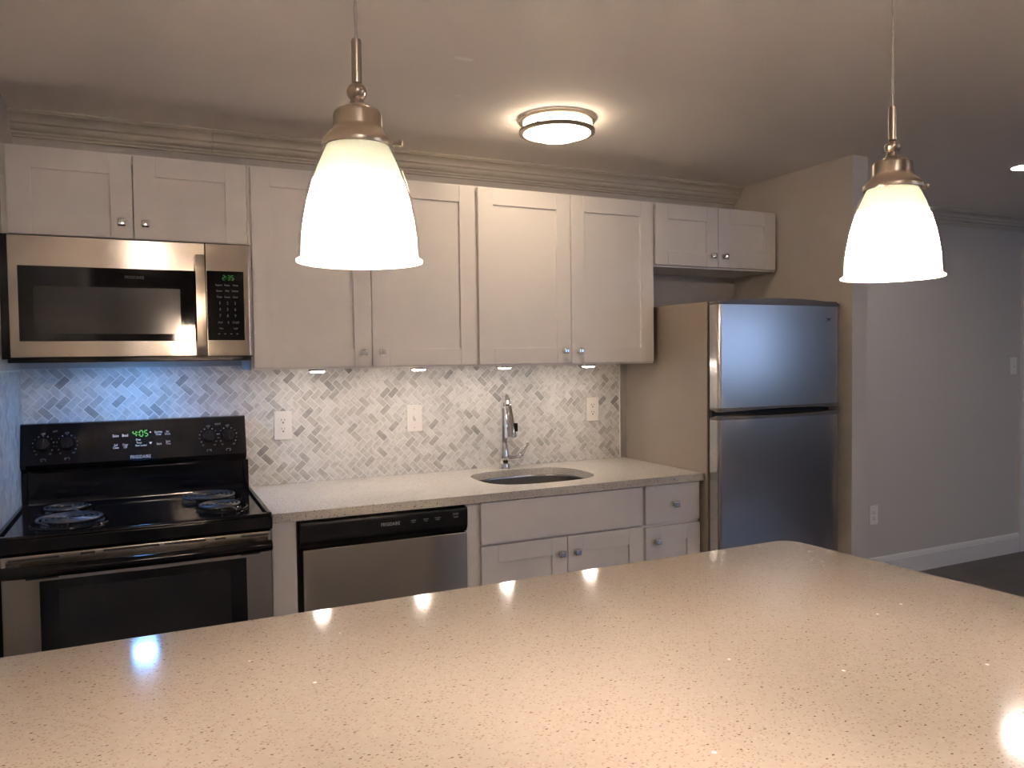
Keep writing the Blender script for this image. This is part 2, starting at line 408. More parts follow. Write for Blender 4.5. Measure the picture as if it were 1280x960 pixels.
for k, (x0, x1) in enumerate(WINS):
    w = B()
    for a0, a1, z0, z1 in ((x0, x0 + 2.5, WZ0, WZ1), (x1 - 2.5, x1, WZ0, WZ1), (x0, x1, WZ0, WZ0 + 2.5), (x0, x1, WZ1 - 2.5, WZ1), ((x0 + x1) / 2 - 1.5, (x0 + x1) / 2 + 1.5, WZ0, WZ1), (x0, x1, 57, 59)):
        w.box(a0, a1, YF - 3.5, YF - 1, z0, z1, .1)
    w.box(x0 - 3, x1 + 3, YF - .2, YF + 2, WZ0 - 1.2, WZ0, .1)
    win = struct('window_%d' % (k + 1), w, M['trim'])
    obj('pane', B().box(x0 + 2, x1 - 2, YF - 2.4, YF - 2.2, WZ0 + 2, WZ1 - 2), M['pane'], win)
    window_portal(x0, x1, YF - 4.5, WZ0, WZ1)

def crown(x0, x1):
    # sprung crown moulding: beads, ogee and cove between ceiling and wall
    P = [(0, CEIL), (-3.3, CEIL), (-3.3, CEIL - .28), (-3.1, CEIL - .34), (-3.1, CEIL - .50)]
    for k in range(9):
        a = k / 8 * math.pi / 2
        P.append((-3.0 + 1.05 * math.sin(a) * .95, CEIL - .55 - 1.0 * (1 - math.cos(a))))
    P += [(-1.85, CEIL - 1.68), (-1.72, CEIL - 1.72)]
    for k in range(9):
        a = k / 8 * math.pi / 2
        P.append((-1.68 + .72 * (1 - math.cos(a)), CEIL - 1.78 - .82 * math.sin(a)))
    P += [(-.92, CEIL - 2.68), (-.92, CEIL - 2.86), (-.72, CEIL - 2.92), (-.6, CEIL - 3.12), (-.6, CEIL - 3.3), (0, CEIL - 3.3)]
    return P
def crown_run(name, x0, x1):
    return struct(name, B().prism(crown(x0, x1), 'X', x0, x1), M['crown'], angle=28)
crown_run('trim_1', -.42, 26.25)                                   # kitchen crown, two lengths with a butt seam
crown_run('trim_2', 26.32, 132.25)
crown_run('trim_3', 136.0, XR)
def base_profile():
    return [(0, 0), (-.62, 0), (-.62, 4.1), (-.5, 4.25), (-.5, 4.5), (-.38, 4.62), (-.3, 5.0), (-.1, 5.25), (0, 5.25)]
struct('baseboard_back', B().prism(base_profile(), 'X', 136.0, 232.4), M['trim'])
struct('baseboard_side', B().prism([(-.62, 0), (0, 0), (0, 5.2), (-.4, 5.2), (-.62, 4.3)], 'Y', YF, -36).box(0, 0.01, -1, -.99, 0, .01) if False else B().box(XR - .62, XR, YF, -.7, 0, 5.2, .1), M['trim'])
# hall door with its casing at the right edge of the picture
c = B(); c.box(232.5, 236.2, -.85, 0, 0, 83.5, .12); c.box(264.2, 267.9, -.85, 0, 0, 83.5, .12); c.box(236.0, 264.4, -.85, 0, 79.8, 83.5, .12)
door = struct('door_1', c, M['trim'])
sl = B().box(236.4, 264.0, -.35, -.02, .5, 79.6, .05)
for z0, z1 in ((8, 34), (40, 73)):
    for x0, x1 in ((240, 249), (251.5, 260.5)):
        sl.box(x0, x1, -.5, -.3, z0, z1, .12)
obj('door_panel', sl, M['trim'], door)
obj('door_handle', B().lathe([(0, -2.6), (.8, -2.5), (1.05, -2.0), (.8, -1.5), (.4, -1.3), (.4, -.6), (1.2, -.5), (1.2, -.3), (0, -.3)], (239, 0, 36), 24, 'Y'), M['nickel'], door)

# ------------------------------------------------------------------ herringbone backsplash
def clip(poly, x0, x1, z0, z1):
    def cut(P, f, v, keep):
        out = []
        for i in range(len(P)):
            a, b2 = P[i], P[(i + 1) % len(P)]
            ia, ib = keep(a[f], v), keep(b2[f], v)
            if ia: out.append(a)
            if ia != ib:
                t = (v - a[f]) / (b2[f] - a[f]); out.append((a[0] + t * (b2[0] - a[0]), a[1] + t * (b2[1] - a[1])))
        return out
    ge, le = (lambda p, v: p >= v), (lambda p, v: p <= v)
    for f, v, k in ((0, x0, ge), (0, x1, le), (1, z0, ge), (1, z1, le)):
        if poly: poly = cut(poly, f, v, k)
    return poly
def herringbone(u0, u1, z0, z1, holes=(), cell=1.045, joint=.075, phase=(0, 0)):
    """clipped tile outlines of a 45-degree herringbone (2:1 tiles), zigzags running upright"""
    c45 = math.sqrt(.5); out = []
    n = int((u1 - u0 + z1 - z0) / cell) + 6
    for i in range(-n, n):
        for j in range(-n, n):
            a0, b0 = i + 2 * j, i - 2 * j
            for (a, b2, wa, wb) in ((a0, b0, 2, 1), (a0, b0 + 1, 1, 2)):
                r = []
                g = joint / cell / 2
                for da, db in ((g, g), (wa - g, g), (wa - g, wb - g), (g, wb - g)):
                    x, y = (a + da) * cell, (b2 + db) * cell
                    r.append(((x + y) * c45 + u0 + phase[0], (-x + y) * c45 + z0 + phase[1]))
                if max(p[0] for p in r) < u0 or min(p[0] for p in r) > u1 or max(p[1] for p in r) < z0 or min(p[1] for p in r) > z1: continue
                q = clip(r, u0, u1, z0, z1)
                if len(q) >= 3:
                    ar = abs(sum(q[k][0] * q[(k + 1) % len(q)][1] - q[(k + 1) % len(q)][0] * q[k][1] for k in range(len(q)))) / 2
                    if ar > .02: out.append(q)
    return out
def tile_mesh(tiles, place, depth=.07):
    b = B()
    for q in tiles:
        cx = sum(p[0] for p in q) / len(q); cz = sum(p[1] for p in q) / len(q)
        fr = []; bk = []
        for x, z in q:
            d = math.hypot(x - cx, z - cz) or 1
            fr.append(b.bm.verts.new(place(x - (x - cx) / d * .02, z - (z - cz) / d * .02, depth)))
            bk.append(b.bm.verts.new(place(x, z, 0)))
        n = len(q); b.bm.faces.new(fr)
        for k in range(n): b.bm.faces.new((fr[k], bk[k], bk[(k + 1) % n], fr[(k + 1) % n]))
    bmesh.ops.recalc_face_normals(b.bm, faces=b.bm.faces)
    return b
bs = obj('backsplash', B().box(-.41, 102.1, -.36, -.01, 33.0, 54.6), M['grout'])
tag(bs, 'grey and white marble herringbone tile backsplash behind sink and range', 'backsplash')
tag(obj('tiles', tile_mesh(herringbone(-.3, 102.0, 33.1, 54.55, phase=(.35, .55)), lambda u, z, d: (u, -.36 - d * .5, z)), M['tile'], bs, angle=20))
obj('edge_strip', B().box(102.0, 102.25, -.5, -.01, 35, 54.6), M['white_plastic'], bs)
bl = obj('backsplash', B().box(-.415, -.35, -27.5, -.37, 33.0, 54.4), M['grout'])
tag(bl, 'herringbone tile backsplash return on the left wall beside the range', 'backsplash')
tag(obj('tiles', tile_mesh(herringbone(-27.4, -.45, 33.1, 54.3), lambda u, z, d: (-.35 + d * .6, u, z)), M['tile'], bl, angle=20))
obj('edge_strip', B().box(-.415, -.31, -27.6, -.5, 54.3, 54.55), M['white_plastic'], bl)

# ------------------------------------------------------------------ cabinets
def shaker(x0, x1, z0, z1, yf, stile=2.75, rail=2.7, th=.75, inset=.36):
    """frame-and-panel front: two stiles, two rails, sunk flat panel, one mesh"""
    b = B(); yb = yf + th; e = .05
    b.box(x0, x0 + stile, yf, yb, z0, z1, e); b.box(x1 - stile, x1, yf, yb, z0, z1, e)
    b.box(x0 + stile + .005, x1 - stile - .005, yf + .008, yb, z0 + .01, z0 + rail, e); b.box(x0 + stile + .005, x1 - stile - .005, yf + .008, yb, z1 - rail, z1 - .01, e)
    b.box(x0 + stile - .1, x1 - stile + .1, yf + inset, yb - .05, z0 + rail - .1, z1 - rail + .1)
    return b
def knob_mesh(x, yf, z):
    b = B()
    b.lathe([(0, 0), (.42, 0), (.42, -.08), (.24, -.16), (.2, -.42), (.34, -.55), (0, -.55)], (x, yf - .003, z), 20, 'Y')
    t = bmesh.new(); bmesh.ops.create_cube(t, size=1)                      # square pillow head
    for v in t.verts:
        k = 1.16 if v.co.y > 0 else 1.0
        v.co = Vector((x + v.co.x * 1.02 * k, yf - .80 + v.co.y * .42, z + v.co.z * 1.02 * k))
    bmesh.ops.bevel(t, geom=t.edges[:], offset=.2, segments=4, affect='EDGES', profile=.5)
    for v in t.verts:
        if v.co.y < yf - .8: v.co.y -= .16 * (1 - max(abs(v.co.x - x), abs(v.co.z - z)) / .6)
    b._merge(t)
    return b
def knob(parent, x, yf, z): return tag(obj('knob', knob_mesh(x, yf, z), M['chrome'], parent), 'square chrome knob')
def wall_cabinet(x0, x1, z0, z1, dx0, dx1, dz0, dz1, kz, label):
    t = thing('wall_cabinet', ((x0 + x1) / 2, -6, z0), label, 'cabinet')
    b = B(); s = .55
    b.box(x0 + .02, x0 + s, -12, -.02, z0, z1); b.box(x1 - s, x1 - .02, -12, -.02, z0, z1)
    b.box(x0 + s, x1 - s, -12, -.02, z0 + .0, z0 + .55); b.box(x0 + s, x1 - s, -12, -.02, z1 - .55, z1); b.box(x0 + s, x1 - s, -.5, -.02, z0 + .5, z1 - .5)
    b.box(x0 + .02, x1 - .02, -12.01, -11.25, z0, z0 + 1.5, .03); b.box(x0 + .02, x1 - .02, -12.01, -11.25, z1 - 1.5, z1, .03)
    b.box(x0 + .02, x0 + 1.5, -12.01, -11.25, z0 + 1.4, z1 - 1.4); b.box(x1 - 1.5, x1 - .02, -12.01, -11.25, z0 + 1.4, z1 - 1.4)
    obj('carcass', b, M['cabinet'], t)
    m = (dx0 + dx1) / 2
    for a, c, kx in ((dx0, m - .06, m - 1.48), (m + .06, dx1, m + 1.48)):
        d = obj('door', shaker(a, c, dz0, dz1, -12.78), M['cabinet'], t)
        knob(d, kx, -12.78, kz)
    return t
wall_cabinet(-.4, 30, 72.02, 84, .35, 29.75, 72.35, 83.7, 74.45, 'short white two-door wall cabinet directly above the microwave')
wall_cabinet(30, 66, 54, 84, 30.45, 65.85, 54.33, 83.7, 56.5, 'tall white two-door wall cabinet right of the microwave, partly behind the nearer pendant')
wall_cabinet(66, 102, 54, 84, 66.4, 101.6, 54.33, 83.7, 56.45, 'tall white two-door wall cabinet above the sink')
wall_cabinet(102, 132, 72.02, 84, 102.25, 131.55, 72.4, 83.7, 74.5, 'short white two-door wall cabinet above the refrigerator')

def carcass_box(x0, x1, z0=4.2, z1=33.72):
    b = B(); s = .7
    b.box(x0, x0 + s, -24, -.8, z0, z1); b.box(x1 - s, x1, -24, -.8, z0, z1); b.box(x0 + s, x1 - s, -24, -.8, z0, z0 + s); b.box(x0 + s, x1 - s, -1.3, -.8, z0, z1)
    b.box(x0, x1, -24.02, -23.3, z1 - 1.4, z1); b.box(x0, x1, -24.02, -23.3, z0, z0 + 1.4); b.box(x0, x1, -24.02, -23.3, 26.0, 27.6)
    return b
t = thing('base_cabinet', (75, -12, 0), 'white base cabinet under the sink with a plain false drawer front and two doors', 'cabinet')
cb = carcass_box(58.85, 90.8); cb.box(58.85, 61.6, -24.03, -23.3, 4.2, 33.72, .03); cb.box(90.2, 90.8, -24.03, -23.3, 4.2, 33.72)
obj('carcass', cb, M['cabinet'], t); obj('toe_kick', B().box(58.85, 90.8, -21, -20.4, 0, 4.2), M['toe'], t)
obj('false_front', B().box(61.15, 90.55, -24.78, -24.04, 27.12, 33.5, .06), M['cabinet'], t)
for a, c2, kx in ((61.15, 75.97, 74.75), (76.12, 90.55, 77.6)):
    d = obj('door', shaker(a, c2, 4.6, 26.82, -24.78), M['cabinet'], t); knob(d, kx, -24.78, 24.3)
t = thing('base_cabinet', (97, -12, 0), 'narrow white base cabinet with one drawer over one door, beside the refrigerator', 'cabinet')
cb = carcass_box(90.86, 102.7); cb.box(90.86, 91.6, -24.03, -23.3, 4.2, 33.72); cb.box(101.9, 102.7, -24.03, -23.3, 4.2, 33.72)
obj('carcass', cb, M['cabinet'], t); obj('toe_kick', B().box(90.86, 102.7, -21, -20.4, 0, 4.2), M['toe'], t)
d = obj('drawer', B().box(91.15, 102.4, -24.78, -24.04, 27.05, 33.55, .06), M['cabinet'], t); knob(d, 97.0, -24.78, 30.15)
d = obj('door', shaker(91.15, 102.5, 4.6, 26.5, -24.78), M['cabinet'], t); knob(d, 93.15, -24.78, 24.15)
t = thing('base_cabinet_filler', (32.5, -12, 0), 'narrow white filler panel between the range and the dishwasher', 'cabinet panel')
obj('face_strip', B().box(30.75, 33.95, -24.5, -23.6, 4.2, 33.72, .05), M['cabinet'], t)
obj('side_panel', B().box(33.2, 33.9, -23.6, -.8, 4.2, 33.72), M['cabinet'], t); obj('toe_kick', B().box(30.8, 33.9, -21, -20.4, 0, 4.2), M['toe'], t)

# ------------------------------------------------------------------ wall worktop with its sink cut-out
SCX, SCY, SRX, SRY = 75.9, -12.9, 10.3, 7.9
def superellipse(cx, cy, rx, ry, n=64, p=3.0):
    out = []
    for k in range(n):
        a = 2 * math.pi * k / n; c, s = math.cos(a), math.sin(a)
        out.append((cx + rx * math.copysign(abs(c) ** (2 / p), c), cy + ry * math.copysign(abs(s) ** (2 / p), s)))
    return out
def slab_with_hole(outer, hole, z0, z1):
    bm = bmesh.new()
    def ring(pts, z): return [bm.verts.new((x, y, z)) for x, y in pts]
    for z in (z0, z1):
        O, H = ring(outer, z), ring(hole, z)
        eds = []
        for R_ in (O, H):
            for k in range(len(R_)): eds.append(bm.edges.new((R_[k], R_[(k + 1) % len(R_)])))
        bmesh.ops.triangle_fill(bm, edges=eds, use_beauty=True)
        if z == z0: O0, H0 = O, H
    for A, C in ((O0, O), (H0, H)):
        n = len(A)
        for k in range(n): bm.faces.new((A[k], A[(k + 1) % n], C[(k + 1) % n], C[k]))
    bmesh.ops.recalc_face_normals(bm, faces=bm.faces)
    return bm
ZC0, ZC1 = 33.75, 35.0
wt = obj('worktop', slab_with_hole([(30.65, -.45), (30.65, -25.35), (30.8, -25.5), (102.75, -25.5), (102.9, -25.35), (102.9, -.45)], superellipse(SCX, SCY, SRX, SRY), ZC0, ZC1), M['quartz'])
tag(wt, 'long speckled cream quartz worktop along the back wall, holding the sink', 'worktop')
t = thing('sink', (SCX, SCY, 25), 'undermount stainless steel sink with rounded corners set in the wall worktop', 'sink')
b = B(); bm = b.bm; rings = []
for rx, ry, z in ((SRX + 1.0, SRY + .8, 33.70), (SRX + .12, SRY + .12, 33.70), (SRX + .05, SRY + .05, 33.4), (SRX - .1, SRY - .1, 28), (SRX - .6, SRY - .6, 26.2), (SRX - 1.8, SRY - 1.8, 25.4), (2.1, 2.0, 25.1)):
    rings.append([bm.verts.new((x, y, z)) for x, y in superellipse(SCX, SCY, rx, ry, 64, 2.2 if rx < 3 else 3.0)])
for A, C in zip(rings[:-1], rings[1:]):
    for k in range(64): bm.faces.new((A[k], A[(k + 1) % 64], C[(k + 1) % 64], C[k]))
bmesh.ops.recalc_face_normals(bm, faces=bm.faces)
obj('basin', b, M['steel_sink'], t, angle=50)
obj('drain', B().lathe([(0, .05), (1.2, .0), (1.5, .25), (2.2, .3), (2.2, .1), (0, -.3)], (SCX, SCY, 25.0), 32), M['chrome'], t)

# ------------------------------------------------------------------ pull-down faucet
FX, FY = 75.2, -3.0
t = thing('faucet', (FX, FY, ZC1), 'chrome pull-down kitchen faucet standing behind the sink', 'faucet')
obj('base_plate', B().lathe([(0, .95), (.88, .95), (.98, .8), (1.02, 0.0), (0, 0)], (FX, FY, ZC1), 32), tag(M['chrome']) if False else M['chrome'], t)
obj('body', B().lathe([(0, 5.0), (.52, 5.0), (.62, 4.2), (.9, 2.6), (.95, 1.5), (.82, .95), (0, .95)], (FX, FY, ZC1), 32), M['chrome'], t)
path = [(FX, FY, ZC1 + 4.8), (FX, FY, ZC1 + 10.9)]
rad_arc = 2.55
for k in range(1, 15):
    a = math.pi * k / 16
    path.append((FX - .3 * rad_arc * (1 - math.cos(a)), FY - rad_arc + rad_arc * math.cos(a), ZC1 + 10.9 + rad_arc * math.sin(a)))
obj('spout', B().tube(path, [.56] * 2 + [.56] * 14, 20), M['chrome'], t, angle=60)
e0 = Vector(path[-1]); e1 = Vector((FX - 1.45, FY - rad_arc * 2 - .9, ZC1 + 6.3)); dv = e1 - e0
hd = obj('spray_head', B().tube([e0, e0 + dv * .12, e0 + dv * .5, e0 + dv * .95, e1], [.64, .72, .9, 1.1, 1.02], 24), M['chrome'], t, angle=60)
obj('spray_button', B().box(FX - .95, FX - .4, FY - rad_arc * 2 - 1.6, FY - rad_arc * 2 - 1.05, ZC1 + 7.4, ZC1 + 8.9, .12, 3), M['black_satin'], hd)
hb = B(); hb.tube([(FX + .6, FY, ZC1 + 1.9), (FX + 3.0, FY - .3, ZC1 + 2.0)], [.56, .5], 20)
hb.tube([(FX + 2.6, FY - .3, ZC1 + 2.0), (FX + 3.3, FY - .35, ZC1 + 2.4), (FX + 3.9, FY - .45, ZC1 + 3.3), (FX + 4.6, FY - .5, ZC1 + 4.6)], [.5, .46, .36, .3], 16)
obj('handle', hb, M['chrome'], t, angle=60)

# ------------------------------------------------------------------ dishwasher
t = thing('dishwasher', (46.4, -12, 0), 'stainless dishwasher with a black control strip, under the worktop', 'dishwasher')
obj('tub', B().box(34.12, 58.6, -24.2, -1.2, .6, 33.5), M['black_satin'], t)
obj('toe_panel', B().box(34.3, 58.5, -22.5, -21.8, .3, 4.0), M['black_satin'], t)
d = obj('door_panel', B().box(34.62, 58.5, -25.6, -24.22, 4.2, 29.65, .12, 3), M['steel'], t)
b = B(); b.prism([(-24.22, 29.72), (-25.1, 29.72), (-25.35, 30.05), (-25.62, 30.6), (-25.72, 31.2), (-25.72, 33.0), (-25.5, 33.35), (-24.22, 33.4)], 'X', 34.3, 58.58)
cp = obj('control_strip', b, M['black_satin'], t)
mk = B(); add_text(mk, 'FRIGIDAIRE', 46.8, -25.74, 32.05, .5, spacing=1.1)
obj('brand_lettering', mk, M['print'], cp)
mk = B()
for x, w_ in ((50.2, .8), (52.1, .8), (53.9, .9)):
    mk.box(x - w_ / 2, x + w_ / 2, -25.74, -25.72, 32.2, 32.3)
    mk.box(x - w_ / 3, x + w_ / 3, -25.74, -25.72, 31.95, 32.03)
obj('button_lettering', mk, M['print_dim'], cp)
mk = B()
add_text(mk, 'START', 56.7, -25.74, 32.5, .32); add_text(mk, 'Cancel', 56.7, -25.74, 32.1, .26)
obj('start_lettering', mk, M['print_dim'], cp)

# ------------------------------------------------------------------ electric range
t = thing('range', (15, -13, 0), 'black and stainless electric coil range standing in the left corner', 'stove')
obj('body', B().box(-.29, 30.4, -25.6, -1.0, .5, 33.35), M['black'], t)
b = B(); b.box(-.29, 30.5, -27.35, -1.0, 33.4, 35.25, .28, 4)
b.box(-.28, .4, -27.0, -4.2, 35.1, 35.62, .2, 3); b.box(29.75, 30.48, -27.0, -4.2, 35.1, 35.62, .2, 3); b.box(-.28, 30.46, -27.3, -26.2, 35.05, 35.55, .24, 3)
obj('cooktop', b, M['black'], t)
PY0, PZ0, PY1, PZ1 = -4.35, 41.0, -2.75, 46.75                  # sloping face of the control panel
TILT = -math.atan2(PY1 - PY0, PZ1 - PZ0)
def py(z, out=0.): return PY0 + (PY1 - PY0) * (z - PZ0) / (PZ1 - PZ0) - out
b = B(); b.prism([(-1.0, 35.2), (-3.6, 35.2), (-3.35, 36.2), (-3.3, 39.6), (-3.45, 40.1), (-4.0, 40.45), (PY0, PZ0), (PY1, PZ1 - .12), (PY1 + .2, PZ1), (-1.0, PZ1)], 'X', -.27, 30.0)
b.box(-.28, .5, -3.7, -1.0, 35.2, 39.9, .1); b.box(29.5, 30.3, -3.7, -1.0, 35.2, 39.9, .1)
bg = obj('backguard', b, M['black'], t)
b = B()
A = [(10.45, py(41.65, .03), 41.65), (19.5, py(41.65, .03), 41.65), (19.5, py(46.1, .03), 46.1), (10.45, py(46.1, .03), 46.1)]
v1 = [b.bm.verts.new(p) for p in A]; v2 = [b.bm.verts.new((p[0], p[1] + .08, p[2])) for p in A]
b.bm.faces.new(v1); b.bm.faces.new(v2[::-1])
for i in range(4): b.bm.faces.new((v1[i], v2[i], v2[(i + 1) % 4], v1[(i + 1) % 4]))
obj('clock_panel', b, M['glass_black'], bg)
obj('clock_digits', digits(B(), '4:05', 15.05, py(44.75, .06), 44.75, .85, TILT), M['green'], bg)
mk = B()
for txt, x, z, h in (('Bake', 11.75, 44.55, .42), ('Broil', 13.0, 44.55, .42), ('Self', 11.75, 43.2, .34), ('Clean', 11.75, 42.85, .34), ('Clear', 13.0, 43.2, .34), ('Off', 13.0, 42.85, .34),
                     ('Oven', 14.75, 43.85, .3), ('Timer', 14.85, 43.4, .3), ('Door Locked', 15.1, 43.0, .28), ('Kitchen', 17.5, 44.85, .34), ('Timer', 17.5, 44.5, .34),
                     ('Set', 18.75, 44.85, .32), ('Clock', 18.75, 44.5, .32), ('Start', 17.55, 43.1, .36), ('Start', 18.8, 43.4, .32), ('Time', 18.8, 43.05, .32)):
    add_text(mk, txt, x, py(z, .05), z, h, TILT)
for z, s in ((44.8, 1), (43.3, -1)):                                        # up and down arrows
    x = 16.4; mk.poly([(x - .2, py(z, .05), z - .12 * s), (x + .2, py(z, .05), z - .12 * s), (x, py(z + .2 * s, .05), z + .2 * s)][::s])
obj('panel_lettering', mk, M['print'], bg)
obj('brand_lettering', add_text(B(), 'FRIGIDAIRE', 15.0, py(41.35, .03), 41.35, .5, TILT, spacing=1.1, bold=.012), M['print'], bg)
for kx in (2.55, 5.5, 24.55, 27.35):
    mk = B(); kz = 43.75
    for k in range(11):
        a = math.radians(-125 + k * 25 + 90); r = 1.32
        x, z = kx + r * math.cos(a), kz + r * math.sin(a) * .98
        s_ = .05 if k % 2 else .085
        mk.box(x - s_, x + s_, py(z, .025), py(z, 0), z - s_, z + s_)
    add_text(mk, 'OFF', kx, py(kz + 1.55, .02), kz + 1.55, .32, TILT); add_text(mk, 'LO', kx + .85, py(kz - 1.25, .02), kz - 1.25, .26, TILT); add_text(mk, 'HI', kx - .85, py(kz - 1.25, .02), kz - 1.25, .26, TILT)
    z0 = 41.6                                                                # little square that shows which burner
    for x0, x1, za, zb in ((kx - .32, kx + .32, z0 - .25, z0 - .19), (kx - .32, kx + .32, z0 + .19, z0 + .25), (kx - .32, kx - .26, z0 - .25, z0 + .25), (kx + .26, kx + .32, z0 - .25, z0 + .25)):
        mk.box(x0, x1, py(z0, .025), py(z0, 0) + .02, za, zb)
    dx, dz = {2.55: (-.2, -.13), 5.5: (-.2, .13), 24.55: (.2, .13), 27.35: (.2, -.13)}[kx]
    mk.box(kx + dx - .09, kx + dx + .09, py(z0, .03), py(z0), z0 + dz - .09, z0 + dz + .09)
    obj('dial_markings', mk, M['print_dim'], bg)
mk = B()
for x in (4.05, 25.95): add_text(mk, 'LEFT' if x < 10 else 'RIGHT', x, py(45.6, .02), 45.6, .3, TILT)
obj('side_lettering', mk, M['print_dim'], bg)
for kx in (2.55, 5.5, 24.55, 27.35):
    b = B().lathe([(0, -1.0), (.72, -1.0), (.82, -.9), (.92, -.1), (.95, 0), (0, 0)], (0, 0, 0), 32, 'Y')
    b.box(-.2, .2, -1.25, -.9, -.78, .78, .12, 3); b.box(-.03, .03, -1.27, -1.24, .3, .72)
    for v in b.bm.verts: v.co = Matrix.Rotation(TILT, 3, 'X') @ v.co + Vector((kx, py(43.75), 43.75))
    obj('knob', b, M['black_satin'], bg)
def burner(x, y, r):
    z = 35.28
    dp = obj('drip_pan', B().lathe([(r + .55, 0), (r + .5, .16), (r + .3, .2), (r * .9, .05), (r * .5, .04), (.7, .04), (.0, .04)], (x, y, z), 48), M['drip'], t)
    path = []; turns = 4.6 if r > 3.4 else 3.8; n = int(turns * 40)
    for k in range(n + 1):
        f = k / n; a = f * turns * 2 * math.pi; rr = .75 + (r - .95) * f
        path.append((x + rr * math.cos(a), y + rr * math.sin(a), z + .62))
    path += [(path[-1][0] + .5, path[-1][1] - .3, z + .45), (path[-1][0] + .9, path[-1][1] - .5, z + .2)]
    c_ = obj('coil', B().tube(path, .165, 8, (1, 1)), M['coil'], dp)
    m_ = B().lathe([(0, .74), (.45, .72), (.62, .62), (.55, .3), (0, .3)], (x, y, z), 24)
    for k in range(3):
        a = 2 * math.pi * k / 3 + .5
        m_.tube([(x + .4 * math.cos(a), y + .4 * math.sin(a), z + .36), (x + (r + .1) * math.cos(a), y + (r + .1) * math.sin(a), z + .36)], .1, 6)
    obj('medallion', m_, M['chrome'], dp)
burner(5.9, -10.9, 3.0); burner(7.0, -19.6, 4.0); burner(24.0, -11.0, 3.9); burner(24.8, -19.2, 3.0)
od = obj('oven_door', B().box(.5, 30.3, -27.6, -25.65, 5.4, 33.3, .14, 3), M['steel'], t)
obj('window_frame', B().box(4.25, 27.1, -27.72, -27.55, 11.5, 30.15, .05), M['black'], od)
obj('window_glass', B().box(6.2, 25.15, -27.75, -27.6, 14.0, 29.0, .02), M['oven_glass'], od)
for x0, x1, z in ((1.2, 6.3, 32.85), (8.5, 10.0, 32.95), (10.9, 17.0, 33.0), (17.5, 22.3, 33.0), (23.4, 24.7, 32.95), (26.5, 29.9, 32.9), (2.9, 6.2, 30.55), (8.4, 10.4, 30.75), (22.4, 24.4, 30.75), (26.4, 28.8, 30.6)):
    obj('vent_slot', B().box(x0, x1, -27.63, -27.5, z - .13, z + .13, .02), M['slot'], od)
hb = B()
pth = []
for k in range(25):
    f = k / 24; pth.append((.75 + 29.3 * f, -29.0 - .75 * math.sin(math.pi * f) ** .6, 31.75))
hb.tube(pth, .78, 16, (.92, .75)); hb.box(.9, 2.6, -29.3, -27.55, 31.2, 32.3, .2, 3); hb.box(28.2, 29.9, -29.3, -27.55, 31.2, 32.3, .2, 3)
obj('handle', hb, M['black'], od)
obj('storage_drawer', B().box(.5, 30.3, -27.4, -25.65, .8, 5.2, .14, 3), M['steel'], t)

# ------------------------------------------------------------------ over-the-range microwave
t = thing('microwave', (15, -8, 55.9), 'stainless over-the-range microwave mounted above the range', 'microwave')
obj('case', B().box(-.40, 29.97, -15.1, -.45, 56.0, 71.95), M['black_satin'], t)
MF = -16.6
md = obj('door', B().box(.72, 23.78, MF, -15.12, 56.2, 71.68, .1, 3), M['steel'], t)
obj('window_frame', B().box(1.75, 22.95, MF - .05, MF + .1, 58.25, 67.85, .04), M['glass_black'], md)
obj('window_screen', B().box(3.4, 20.55, MF - .07, MF, 59.2, 65.3, .01), M['mesh_glass'], md)
mk = B(); add_text(mk, 'FRIGIDAIRE', 15.0, MF - .06, 66.7, .42, spacing=1.1); obj('brand_lettering', mk, M['print_dim'], md)
hb = B(); n = 20; rows = []
for k in range(n + 1):
    f = k / n; z = 56.35 + 13.6 * f; y = -17.75 - 1.0 * math.sin(math.pi * f) ** .8
    rows.append((y, z))
prof = [(y - .22, z) for y, z in rows] + [(y + .28, z) for y, z in rows[::-1]]
hb.prism(prof, 'X', 22.45, 23.62, 0); hb.box(22.7, 23.4, -17.9, MF + .05, 56.5, 57.5, .1); hb.box(22.7, 23.4, -17.9, MF + .05, 68.8, 69.8, .1)
obj('handle', hb, M['steel'], md)
b = B(); b.prism([(23.88, -15.12), (23.88, MF), (29.42, MF), (29.62, MF + .12), (29.98, -15.6), (29.98, -15.12)], 'Z', 56.2, 71.68)
cp = obj('control_section', b, M['steel'], t)
obj('keypad_panel', B().box(23.95, 28.8, MF - .05, MF + .1, 58.35, 67.95, .04), M['glass_black'], cp)
obj('clock_digits', digits(B(), '2:35', 26.75, MF - .08, 67.05, .62), M['green_dim'], cp)
mk = B()
for x, wd in ((25.5, 'Popcorn'), (26.6, 'Potato'), (27.7, 'Reheat')): add_text(mk, wd, x, MF - .06, 66.0, .26)
for z, ws in ((65.2, ('Sensor', 'Melt', 'Defrost')), (64.35, ('Timer', 'Power', 'Clock'))):
    for x, wd in zip((25.55, 26.6, 27.65), ws): add_text(mk, wd, x, MF - .06, z, .28)
for i, ch in enumerate('123456789'):
    add_text(mk, ch, (25.6, 26.6, 27.6)[i % 3], MF - .06, 63.5 - .88 * (i // 3), .42, bold=.01)
for x, wd, h in ((25.6, 'STOP', .26), (26.65, '0', .42), (27.65, 'START', .32)): add_text(mk, wd, x, MF - .06, 60.8, h)
for x, wd in ((25.7, 'Vent'), (27.6, 'Light')): add_text(mk, wd, x, MF - .06, 60.0, .28)
for x in (25.4, 26.2, 27.0, 27.8): mk.box(x - .12, x + .12, MF - .06, MF - .05, 59.2, 59.28)
obj('keypad_lettering', mk, M['print_dim'], cp)
b = B(); b.box(.2, 29.8, -15.05, -.6, 55.78, 56.05, .05); b.box(.2, 29.8, -15.05, -14.5, 55.5, 55.9, .08)
